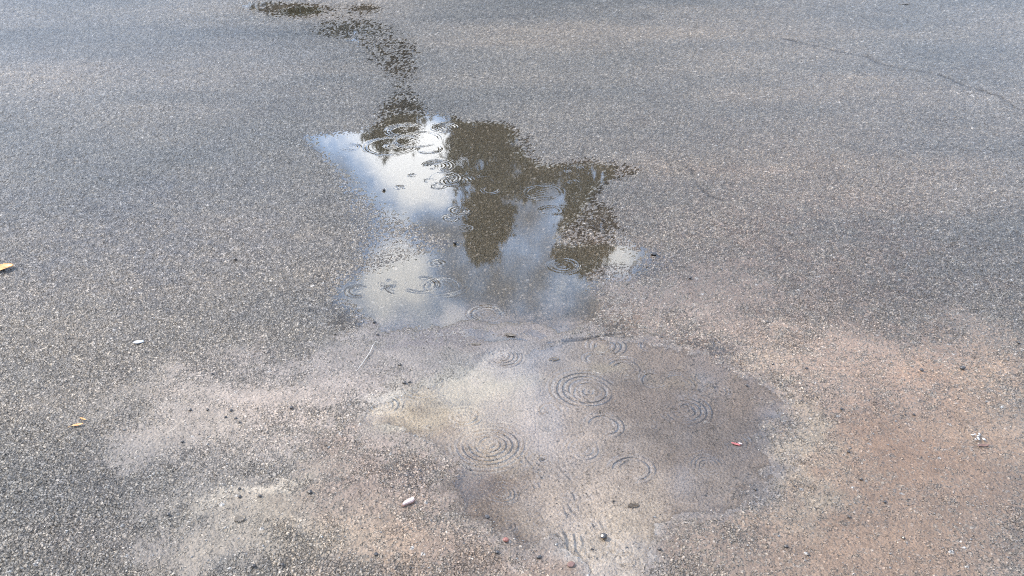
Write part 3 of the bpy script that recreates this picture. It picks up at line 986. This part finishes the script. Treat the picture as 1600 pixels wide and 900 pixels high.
# countless loose grit: one mesh per colour
def grit_field(name, count, mats, seed, label):
    rng = np.random.default_rng(seed)
    us, vs = rng.uniform(-30, 1640, count * 2), rng.uniform(-20, 930, count * 2)
    k = rng.uniform(0, 1, count * 2) < (0.25 + 0.75 * (vs / 900.0))
    us, vs = us[k][:count], vs[k][:count]
    a, b = (us - 800) / F, (450 - vs) / F
    dz = -SP + b * CP
    t_ = -CAM_H / dz
    xs, ys = a * t_, (CP + b * SP) * t_
    base = []
    for q in range(4):
        m_ = rock_mesh('tmp', 1, 0.75, 0.6, 90 + q + seed, 1, 0.4, True)
        vv = np.empty(len(m_.vertices) * 3); m_.vertices.foreach_get('co', vv)
        ff = np.empty(len(m_.polygons) * 3, int); m_.polygons.foreach_get('vertices', ff)
        base.append((vv.reshape(-1, 3), ff.reshape(-1, 3)))
        bpy.data.meshes.remove(m_)
    hh = verts[:, 2].reshape(nr, nc)
    ri = np.clip(np.searchsorted(rr, np.hypot(xs, ys)), 1, nr - 2)
    pi_ = np.clip(np.searchsorted(ph[:len(ph_d)], np.arctan2(xs, ys)), 1, len(ph_d) - 2)
    zs = hh[ri, pi_]
    siltv = silt_mask.reshape(nr, nc)[ri, pi_]
    V_, F_, MI = [], [], []
    off = 0
    for i in range(len(xs)):
        bv, bf = base[i % 4]
        s = rng.lognormal(math.log(0.0018), 0.35)
        an = rng.uniform(0, 6.28)
        c_, s_ = math.cos(an) * s, math.sin(an) * s
        p = np.stack([bv[:, 0] * c_ - bv[:, 1] * s_ + xs[i], bv[:, 0] * s_ + bv[:, 1] * c_ + ys[i], bv[:, 2] * s + zs[i] + 0.25 * s], 1)
        V_.append(p); F_.append(bf + off); off += len(bv)
        MI.append(np.full(len(bf), rng.choice(len(mats), p=[0.45, 0.35, 0.20])))
    me = mesh_from(name, np.concatenate(V_), np.concatenate(F_), False)
    for m_ in mats:
        me.materials.append(m_)
    me.polygons.foreach_set('material_index', np.concatenate(MI).astype(np.int32))
    o = bpy.data.objects.new(name, me); COL.objects.link(o)
    o['kind'] = 'stuff'; o['label'] = label
    return o


grit_field('loose_grit', 5000, [M_grit1, M_grit2, M_dark], 5, 'countless tiny loose grit grains strewn over the wet asphalt')


# ------------------------------------------------------------------ woodland round the horizon
def woodland():
    n_, m_ = 720, 14
    a_ = np.linspace(0, 2 * np.pi, n_, endpoint=False)
    top = 15 + 7 * fbm(a_ * 60, a_ * 0, 9.0, 501, 5) + 4 * np.abs(fbm(a_ * 60, a_ * 0 + 5, 2.0, 511, 4))
    A, T = np.meshgrid(a_, np.linspace(0, 1, m_), indexing='ij')
    rad = 120 + 10 * T ** 2 + 6 * fbm(A * 120, T * 20, 4.0, 521, 4)
    Z = -0.5 + (top[:, None] + 0.5) * np.sin(T * np.pi / 2) + 1.2 * vnoise(A * 120, T * 20, 1.4, 531) * T
    vs_ = np.stack([rad * np.sin(A), rad * np.cos(A), Z], 2).reshape(-1, 3)
    ii = np.arange(n_)[:, None]; jj = np.arange(m_ - 1)[None, :]
    i2 = (ii + 1) % n_
    fs_ = np.stack([ii * m_ + jj, i2 * m_ + jj, i2 * m_ + jj + 1, ii * m_ + jj + 1], 2).reshape(-1, 4)
    return mesh_from('far_woodland', vs_, fs_, False)


# ------------------------------------------------------------------ trees across the yard (mirrored in the puddle)
def mirror_pt(u, v, Yd):
    """point at distance Yd whose image in level water falls on photo pixel (u, v)"""
    a, b = (u - 800.0) / F, (450.0 - v) / F
    d = (a, CP + b * SP, -(-SP + b * CP))
    t = Yd / d[1]
    return d[0] * t, Yd, -CAM_H + d[2] * t


m_leaf, n, l, bs = new_mat('foliage')
oi = n.new('ShaderNodeNewGeometry')
nz = n.new('ShaderNodeTexNoise'); nz.inputs['Scale'].default_value = 1.3; nz.inputs['Detail'].default_value = 3
l.new(oi.outputs['Position'], nz.inputs['Vector'])
cr = n.new('ShaderNodeValToRGB')
cr.color_ramp.elements[0].position = 0.35; cr.color_ramp.elements[0].color = (0.040, 0.044, 0.018, 1)
cr.color_ramp.elements[1].position = 0.68; cr.color_ramp.elements[1].color = (0.092, 0.088, 0.034, 1)
l.new(nz.outputs['Fac'], cr.inputs[0]); l.new(cr.outputs[0], bs.inputs['Base Color'])
bs.inputs['Roughness'].default_value = 0.55
m_trunk = plain('tree_bark', (0.10, 0.075, 0.055), 0.85, 9, 0.4, 0.02)


def tree(profile, Yd, seed, label, nleaf=9000, depth=None):
    """profile: list of (v, u_left, u_right) as mirrored in the puddle, from the tip down"""
    rng = np.random.default_rng(seed)
    rows = []
    for v, ul, ur in profile:
        xl, _, z = mirror_pt(ul, v, Yd)
        xr, _, _ = mirror_pt(ur, v, Yd)
        rows.append((z, (xl + xr) / 2, abs(xr - xl) / 2))
    rows.sort()
    zr = np.array([r_[0] for r_ in rows]); cr_ = np.array([r_[1] for r_ in rows]); wr = np.array([r_[2] for r_ in rows])
    bx, bz = cr_[0], zr[0]
    root = bpy.data.objects.new('tree', None)
    root.location = (bx, Yd, 0)
    root['label'] = label; root['category'] = 'tree'; root['group'] = 'trees across the yard'
    COL.objects.link(root)
    # trunk and limbs
    top = zr[-1]
    tp = [(0.15 * math.sin(i * 1.3 + seed), 0.1 * math.cos(i + seed), top * 0.93 * i / 9) for i in range(10)]
    cxs = [np.interp(max(q[2], zr[0]), zr, cr_) - bx for q in tp]
    tp = [(q[0] + c_, q[1], q[2]) for q, c_ in zip(tp, cxs)]
    link('trunk', tube_mesh('trunk', tp, [0.34 * (1 - 0.09 * i) for i in range(10)], 10), m_trunk, root)
    for k in range(9):
        z0 = top * (0.22 + 0.07 * k)
        c_ = np.interp(max(z0, zr[0]), zr, cr_) - bx
        w_ = np.interp(max(z0, zr[0]), zr, wr) * 0.8
        an = k * 2.4
        pts_ = [(c_ + math.cos(an) * w_ * q, math.sin(an) * w_ * q, z0 + 0.9 * q) for q in (0, .35, .7, 1)]
        link('limb', tube_mesh('limb', pts_, [.09, .07, .045, .02], 6), m_trunk, root)
    # crown: many leaf clusters filling the volume, uneven at the edge
    zmin = min(zr[0], top * 0.25)
    npts = 420
    cl = []
    while len(cl) < npts:
        z_ = rng.uniform(zmin, top)
        w_ = np.interp(z_, zr, wr)
        q = math.sqrt(rng.uniform(0, 1)); an = rng.uniform(0, 6.283)
        if rng.uniform(0, 1) < w_ / wr.max() + 0.15:
            cl.append((np.interp(z_, zr, cr_) - bx + math.cos(an) * q * w_ * 0.93, math.sin(an) * q * w_ * 0.93, z_, (rng.uniform(0.22, 0.5) if rng.uniform() < .8 else rng.uniform(.4, .9)) * min(1, 0.4 + w_)))
    cl = np.array(cl)
    pick = rng.integers(0, npts, nleaf)
    c3 = cl[pick]
    dirs = rng.normal(size=(nleaf, 3)); dirs /= np.linalg.norm(dirs, axis=1)[:, None]
    P = c3[:, :3] + dirs * (c3[:, 3] * rng.uniform(0.3, 1.15, nleaf))[:, None]
    a = rng.normal(size=(nleaf, 3)); a /= np.linalg.norm(a, axis=1)[:, None]
    b = np.cross(a, rng.normal(size=(nleaf, 3))); b /= np.linalg.norm(b, axis=1)[:, None]
    s = rng.uniform(0.09, 0.19, nleaf)[:, None]
    vs_ = np.stack([P - a * s, P - b * s * .5, P + a * s, P + b * s * .5], 1).reshape(-1, 3)
    fs_ = np.arange(nleaf * 4).reshape(-1, 4)
    link('crown', mesh_from('crown', vs_, fs_, False), m_leaf, root)
    return root


tree([(408, 748, 766), (380, 728, 784), (340, 724, 796), (300, 716, 815), (280, 710, 840), (266, 702, 905), (225, 694, 905), (190, 696, 840), (120, 692, 845), (60, 690, 850)],
     35.0, 1, 'tall narrow dark tree with a pointed top, left of the tallest tree', 26000)
tree([(428, 893, 930), (414, 878, 945), (395, 872, 952), (340, 872, 985), (290, 866, 1030), (278, 846, 1060), (266, 800, 1080), (225, 830, 1110), (150, 820, 1140), (60, 810, 1160)],
     37.0, 2, 'tallest dark tree with a broad crown, furthest to the right', 34000)
tree([(238, 588, 600), (226, 570, 628), (214, 566, 640), (205, 585, 646), (190, 592, 655), (180, 578, 660), (150, 585, 664), (100, 565, 680), (40, 560, 700)],
     33.0, 3, 'lower slender dark tree standing left of the narrow pointed tree', 16000)
tree([(44, 470, 560), (30, 420, 600), (12, 385, 610), (-30, 410, 620), (-90, 410, 620)],
     31.0, 4, 'lowest broad brownish tree furthest to the left', 9000)

wd = link('far_woodland', woodland(), m_leaf)
wd['kind'] = 'stuff'
wd['label'] = 'far-off belt of dark woodland all round the horizon'
